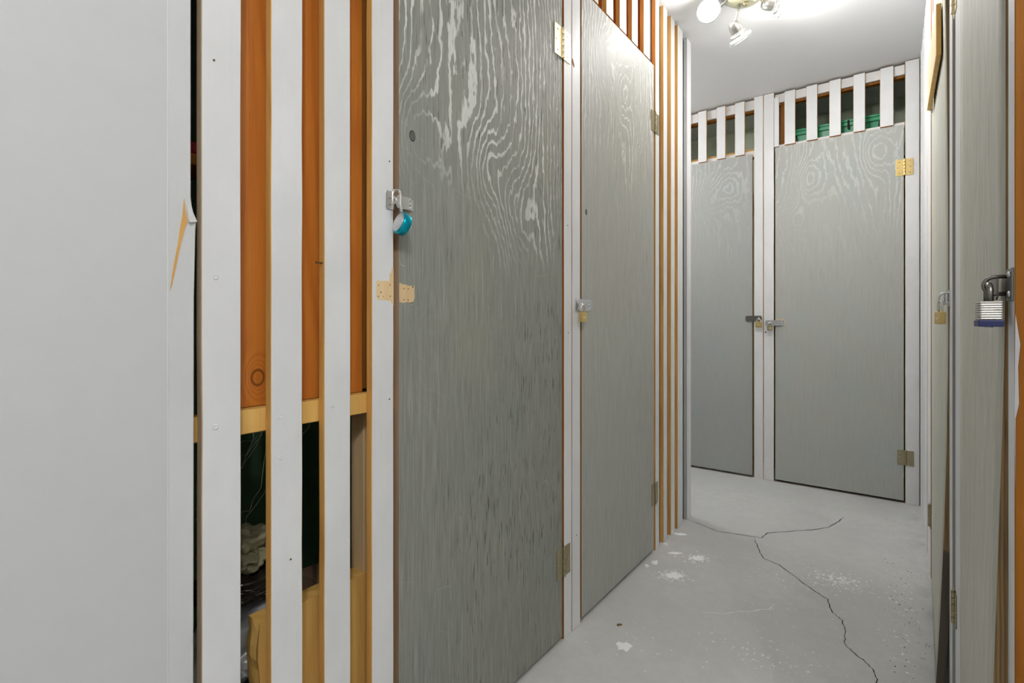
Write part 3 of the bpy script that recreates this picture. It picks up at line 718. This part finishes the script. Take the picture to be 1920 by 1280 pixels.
# ------------------------------------------------------------------ padlocks
def shackle(bm, w, h, r, z0, leg2=None, seg=10):
    """U in the local xz plane, legs down to z0"""
    pts = [(-w/2, 0, z0), (-w/2, 0, z0+h-w/2)] + [(-w/2*math.cos(PI*k/12), 0, z0+h-w/2+w/2*math.sin(PI*k/12)) for k in range(1, 12)] + [(w/2, 0, z0+h-w/2), (w/2, 0, z0 if leg2 is None else leg2)]
    tube(bm, pts, r, seg)
def lock_root(label, wall, at, rx=0, ry=0, rz=0):
    o = thing('padlock', label, 'padlock', wall, at, 'padlocks on the locker doors')
    o.matrix_world = o.matrix_world @ Matrix.Rotation(rz, 4, 'Z') @ Matrix.Rotation(ry, 4, 'Y') @ Matrix.Rotation(rx, 4, 'X')
    OFF[o.name] = Vector((0, 0, 0)); return o
def rbox(bm, w, d, h, z0, r=.002):
    b = bm_new(); box(b, -w/2, w/2, -d/2, d/2, z0, z0+h)
    bmesh.ops.bevel(b, geom=list(b.edges), offset=r, segments=2, affect='EDGES', profile=.6)
    me = bpy.data.meshes.new('t'); b.to_mesh(me); b.free(); bm.from_mesh(me); bpy.data.meshes.remove(me)
def brass_lock(label, wall, at, w=.028, h=.028, d=.012, rz=0, sh=.024, sr=.0024, m='brass'):
    """at = top of the shackle"""
    o = lock_root(label, wall, at, rz=rz)
    bm = bm_new(); rbox(bm, w, d, h, -sh-h+.002, .0012); obj('body', bm, m, o)
    bm = bm_new(); shackle(bm, w*.60, sh, sr, -sh, None, 10); obj('shackle', bm, 'chrome', o)
    bm = bm_new(); lathe(bm, [(w*.16, 0), (w*.16, .0006)], Matrix.Translation((0, 0, -sh-h+.002-.0005)), 12); obj('key_plug', bm, 'brass_old', o)
    bm = bm_new(); box(bm, -w*.22, w*.22, -d/2-.0003, -d/2, -sh-h*.55, -sh-h*.38); obj('stamp', bm, 'brass_pale', o)
    return o
# small brass padlock on the second left door (flat against the staple)
brass_lock('small brass padlock hanging on the second left door', 'L', (1.4560, -.0275, 1.0500), .036, .0315, .012, 0, .026, .0028)
brass_lock('bright brass padlock on the left of the two hasps of the end wall post', 'B', (-.6750, -.0205, 1.0090), .036, .034, .013, 0, .0225, .0026)
brass_lock('darker brass padlock on the right of the two hasps of the end wall post', 'B', (-.6120, -.0205, .9850), .030, .030, .013, math.radians(28), .0205, .0024, 'brass_old')
brass_lock('small brass padlock hanging on the far right door, under a curved staple', 'R', (-1.728, -.0195, 1.050), .030, .031, .013, math.radians(20), .031, .0026)
# laminated steel padlock with navy bumper
o = lock_root('laminated steel padlock with a navy bumper at the right edge of the picture', 'R', (-.8915, -.0195, 1.0385), rz=math.radians(1))
bm = bm_new(); rbox(bm, .037, .0215, .0245, -.0390, .0018); obj('body', bm, 'laminated', o)
bm = bm_new(); rbox(bm, .040, .0240, .0085, -.0468, .0014); obj('bumper', bm, 'navy', o)
bm = bm_new(); shackle(bm, .0225, .0235, .0036, -.0165, None, 12); obj('shackle', bm, 'steel_dark', o)
for dx in (-.012, .012):
    bm = bm_new(); lathe(bm, [(.0028, -.0482), (.0032, -.0466)], Matrix.Translation((dx, 0, 0)), 12); obj('rivet', bm, 'steel', o)
# teal round padlock, open, hanging from the first door's staple
o = lock_root('round teal padlock with a grey dial hanging open on the nearest door', 'L', (.690, -.0185, 1.2395))
# body frame: disc axis tilted
cen = Vector((.0065, -.014, -.0455)); axis = Vector((1.0, -.22, -.32)).normalized()
upv = Vector((.30, 0, 1)); upv = (upv - axis*upv.dot(axis)).normalized(); sd = upv.cross(axis)
MT = Matrix(((sd.x, upv.x, axis.x, cen.x), (sd.y, upv.y, axis.y, cen.y), (sd.z, upv.z, axis.z, cen.z), (0, 0, 0, 1)))
bm = bm_new(); lathe(bm, [(.0200, -.0095), (.0222, -.0082), (.0228, -.006), (.0228, .006), (.0222, .0082), (.0200, .0095)], MT, 40); bd = obj('body', bm, 'teal', o)
bm = bm_new(); lathe(bm, [(.0185, -.0105), (.0200, -.0094)], MT, 36); lathe(bm, [(.012, -.0112), (.0125, -.0104)], MT, 30, 1); obj('back_plate', bm, ['steel', 'dialgrey'], o)
bm = bm_new(); lathe(bm, [(.0165, .0093), (.0165, .0105), (.0150, .0110)], MT, 36, 0); obj('dial', bm, 'dialgrey', o)
bm = bm_new(); lathe(bm, [(.0085, .010), (.0080, .0150), (.0062, .0175), (.003, .0182)], MT, 20, 0); obj('knob', bm, 'dialgrey', o)
bm = bm_new()
top = cen + upv*.021
s0 = Vector((0.0105, -.0045, 0)); 
pts = [tuple(cen + upv*.016 + sd*-.0 + Vector((.004, .002, 0)))]
def arc_sh():
    c0 = Vector((.0015, -.002, .0135)); hw = Vector((.0095, -.001, 0)); P_ = []
    P_.append(cen + upv*.015 + Vector((.004, .008, 0)))
    P_.append(c0 + hw + Vector((.001, .002, -.018)))
    for k in range(0, 13): P_.append(c0 + hw*math.cos(PI*k/12) + Vector((0, 0, .0105*math.sin(PI*k/12))))
    P_.append(c0 - hw + Vector((0, 0, -.014))); P_.append(c0 - hw + Vector((0, 0, -.030)))
    return P_
tube(bm, arc_sh(), .0028, 12); obj('shackle', bm, 'chrome', o)

# ------------------------------------------------------------------ ceiling light
def ceiling_light(label, c, heads, watts, arms=True):
    root = thing('ceiling_light', label, 'ceiling light', 'W', (c[0], c[1], CEIL), 'ceiling lights')
    T0 = Matrix.Translation((c[0], c[1], CEIL))
    bm = bm_new(); lathe(bm, [(.100, 0), (.104, -.010), (.098, -.020), (.088, -.024)], T0, 48); obj('ceiling_plate', bm, 'fixture', root)
    bm = bm_new(); lathe(bm, [(.088, -.022), (.080, -.036), (.062, -.050), (.036, -.058), (.012, -.061)], T0, 48); obj('dome', bm, 'dome', root)
    bm = bm_new(); lathe(bm, [(.010, -.060), (.012, -.066), (.008, -.074), (.003, -.078)], T0, 20); obj('finial', bm, 'brass_old', root)
    for hp, ax, a0 in heads:
        hp = Vector(hp); ax = Vector(ax).normalized()
        z = ax; u = z.orthogonal().normalized(); v = z.cross(u)
        T = Matrix(((u.x, v.x, z.x, hp.x), (u.y, v.y, z.y, hp.y), (u.z, v.z, z.z, hp.z), (0, 0, 0, 1)))
        bm = bm_new(); lathe(bm, [(.005, -.050), (.014, -.047), (.021, -.038), (.0235, -.026), (.0245, -.004), (.024, .006)], T, 28, cap=True)
        hd = obj('spot_head', bm, 'fixture', root)
        bm = bm_new(); lathe(bm, [(.0235, .004), (.034, .008), (.036, .020), (.034, .021), (.0325, .010), (.0235, .007)], T, 36, cap=False); obj('vented_collar', bm, 'fixture', root, hd)
        bm = bm_new()
        for k in range(16):
            a = 2*PI*k/16; lathe(bm, [(.0028, 0), (.0028, .0010)], T @ Matrix.Translation((.0290*math.cos(a), .0290*math.sin(a), .0045)), 8)
        obj('vent_hole', bm, 'led', root, hd)
        bm = bm_new(); lathe(bm, [(.036, .014), (.048, .020), (.0485, .032), (.045, .034), (.044, .023), (.035, .018)], T, 40, cap=False); obj('glass_ring', bm, 'glass', root, hd)
        bm = bm_new(); lathe(bm, [(.031, .0205), (.031, .0225), (.020, .0245)], T, 32); obj('lens', bm, 'led', root, hd)
        bm = bm_new(); a0 = Vector(a0); tube(bm, [a0, a0*.6+(hp-z*.03)*.4+Vector((0, 0, -.004)), hp - z*.030], .0052, 10); obj('arm', bm, 'fixture', root)
        l = bpy.data.lights.new('bulb', 'POINT'); l.energy = watts; l.color = (1, .985, .96); l.shadow_soft_size = .03
        lo = bpy.data.objects.new('bulb', l); C.collection.objects.link(lo); lo.location = hp + z*.058
        lo.parent = root; lo.matrix_parent_inverse = root.matrix_world.inverted()
        l = bpy.data.lights.new('beam', 'SPOT'); l.energy = watts*4.2; l.color = (1, .985, .96); l.shadow_soft_size = .028
        l.spot_size = math.radians(150); l.spot_blend = 1.0
        lo = bpy.data.objects.new('beam', l); C.collection.objects.link(lo); lo.location = hp + z*.034
        lo.rotation_mode = 'QUATERNION'; lo.rotation_quaternion = (-z).to_track_quat('Z', 'Y')
        lo.parent = root; lo.matrix_parent_inverse = root.matrix_world.inverted()
    return root
R = Vector((.802, .597, 0)); Fw = Vector((-.597, .802, 0)); Z = Vector((0, 0, 1))
cc = Vector((-.505, 2.345, CEIL))
ceiling_light('cluster of lit spot heads on the white ceiling above the corridor corner', cc,
    [(Vector((-.536, 2.341, 2.235)), R*.62 - Z*.80 + Fw*.30, cc + Vector((-.02, -.0, -.045))),
     (Vector((-.640, 2.295, 2.335)), -Fw*.86 - R*.42 - Z*.22, cc + Vector((-.06, -.03, -.035))),
     (Vector((-.412, 2.428, 2.352)), R*.97 + Z*-.06 - Fw*.02, cc + Vector((.05, .05, -.035))),
     (Vector((-.450, 2.20, 2.330)), -Fw*.5 + R*.5 - Z*.45, cc + Vector((.03, -.06, -.035)))], HEAD_W)
c2 = Vector((.75, -.55, CEIL))  # unseen fixture added to even out the light along the corridor
ceiling_light('added fill cluster of spot heads, out of view on the lobby ceiling behind the camera', c2,
    [(c2+Vector((.13, .0, -.12)), (1, .2, -.5), c2+Vector((.05, 0, -.035))), (c2+Vector((-.13, .0, -.12)), (-1, .3, -.5), c2+Vector((-.05, 0, -.035))),
     (c2+Vector((0, .13, -.12)), (.1, 1, -.5), c2+Vector((0, .05, -.035))), (c2+Vector((0, -.13, -.12)), (.1, -1, -.5), c2+Vector((0, -.05, -.035)))], LOBBY_FILL_W)

c3 = Vector((-2.0, 3.02, CEIL))  # unseen fixture added as fill for the end wall and far ceiling
ceiling_light('added fill cluster of spot heads, out of view on the ceiling of the side corridor', c3,
    [(c3+Vector((.13, .0, -.12)), (1, .2, -.5), c3+Vector((.05, 0, -.035))), (c3+Vector((-.13, .0, -.12)), (-1, .3, -.5), c3+Vector((-.05, 0, -.035))),
     (c3+Vector((0, .13, -.12)), (.1, 1, -.5), c3+Vector((0, .05, -.035))), (c3+Vector((0, -.13, -.12)), (.1, -1, -.5), c3+Vector((0, -.05, -.035)))], SIDE_FILL_W)

# ------------------------------------------------------------------ plaster chips, crumbs, dirt
def chip(x, y, r, seed, label, sx=1.0, sy=1.0, rot=0, thick=.003, n=14, m='chip', name='plaster_chip', cat='plaster chip', group='plaster chips on the floor'):
    rnd = random.Random(seed); bm = bm_new(); a = []; b = []
    for k in range(n):
        t = 2*PI*k/n; rr = r*rnd.uniform(.62, 1.1); px, py = rr*math.cos(t)*sx, rr*math.sin(t)*sy
        c_, s_ = math.cos(rot), math.sin(rot); q = (px*c_-py*s_, px*s_+py*c_)
        a.append(bm.verts.new((q[0], q[1], .0003))); b.append(bm.verts.new((q[0]*.93, q[1]*.93, thick*rnd.uniform(.5, 1.1))))
    bm.faces.new(a[::-1]); tp = bm.verts.new((0, 0, thick))
    for k in range(n):
        bm.faces.new((a[k], a[(k+1) % n], b[(k+1) % n], b[k])); bm.faces.new((b[k], b[(k+1) % n], tp))
    bmesh.ops.recalc_face_normals(bm, faces=bm.faces)
    me = bpy.data.meshes.new(name); bm.to_mesh(me); bm.free(); me.materials.append(M[m])
    o = bpy.data.objects.new(name, me); C.collection.objects.link(o); o.location = (x, y, 0)
    o['label'] = label; o['category'] = cat
    if group: o['group'] = group
    return o
chip(-.6600, 1.462, .029, 1, 'largest white plaster chip lying alone on the floor near the bottom of the view', 1.0, .85, .4)
chip(-.7507, 2.177, .026, 2, 'long white chip on the floor in front of the amber edged slats, beside powdered plaster', 1.2, .45, .6)
chip(-.7950, 2.383, .028, 3, 'elongated white chip beside the foot of the corner slats', 1.1, .35, .5, .006)
chip(-.812, 2.235, .012, 4, 'small white chip at the foot of the slat next to the second door', 1.0, .7, .2, .008)
chip(-.785, 2.035, .016, 5, 'white lump on the floor at the bottom edge of the second left door', 1.0, .7, .8, .010)
chip(-.800, 1.990, .010, 6, 'tiny white lump just left of the larger lump under the second left door', 1.0, .8, .3, .008)
def crumbs(name, label, cat, c, n, sx, sy, r0, r1, m, seed, rot=0.0, core=0.0):
    rnd = random.Random(seed); bm = bm_new()
    if core > 1.5:
        for q in range(3):
            ox, oy = rnd.uniform(-.2, .2)*sx, rnd.uniform(-.2, .2)*sy; rr0 = min(sx, sy)*(.42 if q == 0 else .24); nn = 22
            a = [bm.verts.new((c[0]+ox+rr0*(.45+.65*rnd.random())*math.cos(2*PI*j/nn)*1.25, c[1]+oy+rr0*(.45+.65*rnd.random())*math.sin(2*PI*j/nn), .0005+q*.0004)) for j in range(nn)]
            t = bm.verts.new((c[0]+ox, c[1]+oy, .0022+q*.0004))
            for j in range(nn): bm.faces.new((a[j], a[(j+1) % nn], t))
    for k in range(n):
        g1, g2 = rnd.gauss(0, .45), rnd.gauss(0, .45); u_, v_ = g1*sx, g2*sy
        x = c[0] + u_*math.cos(rot) - v_*math.sin(rot); y = c[1] + u_*math.sin(rot) + v_*math.cos(rot)
        if x > .112 or x < -.80: continue
        rr = rnd.uniform(r0, r1) * (1.0 + core*max(0, 1-(abs(g1)+abs(g2))))
        nn = rnd.randint(4, 7); t0 = rnd.uniform(0, 6); h = min(rr*.5, .003)
        a = [bm.verts.new((x+rr*rnd.uniform(.5, 1)*math.cos(t0+2*PI*j/nn), y+rr*rnd.uniform(.5, 1)*math.sin(t0+2*PI*j/nn), .0004)) for j in range(nn)]
        t = bm.verts.new((x, y, .0004+h))
        for j in range(nn): bm.faces.new((a[j], a[(j+1) % nn], t))
    at = Vector((c[0], c[1], 0)); bmesh.ops.translate(bm, verts=bm.verts, vec=-at)
    bmesh.ops.recalc_face_normals(bm, faces=bm.faces)
    me = bpy.data.meshes.new(name); bm.to_mesh(me); bm.free(); me.materials.append(M[m])
    o = bpy.data.objects.new(name, me); C.collection.objects.link(o); o.location = at
    o['label'] = label; o['category'] = cat; o['kind'] = 'stuff'; return o
crumbs('plaster_powder', 'crushed white plaster on the floor right of the long chip', 'plaster crumbs', (-.655, 2.190), 90, .050, .040, .0015, .006, 'chip', 11, .6, 1.8)
crumbs('plaster_powder', 'crushed white plaster flakes on the floor in front of the second left door hinge', 'plaster crumbs', (-.690, 1.985), 110, .070, .040, .0015, .006, 'chip', 12, .6, 2.2)
crumbs('plaster_powder', 'white flaked paint patch on the floor right of the long crack', 'paint flakes', (-.17, 2.32), 130, .14, .07, .001, .004, 'chip', 13, -.5, .8)
crumbs('plaster_specks', 'tiny white specks scattered over the whole concrete floor', 'paint specks', (-.36, 2.2), 420, .75, 1.5, .0007, .0022, 'chip', 14)
crumbs('dirt_specks', 'dark dirt specks along the foot of the right wall', 'dirt', (.04, 2.25), 120, .09, .8, .0008, .003, 'dark', 15)
chip(-.72, 1.555, .008, 21, 'curled brown dried leaf scrap on the floor before the second left door', 1.4, .5, .9, .004, 10, 'twig', 'leaf_scrap', 'leaf', None)
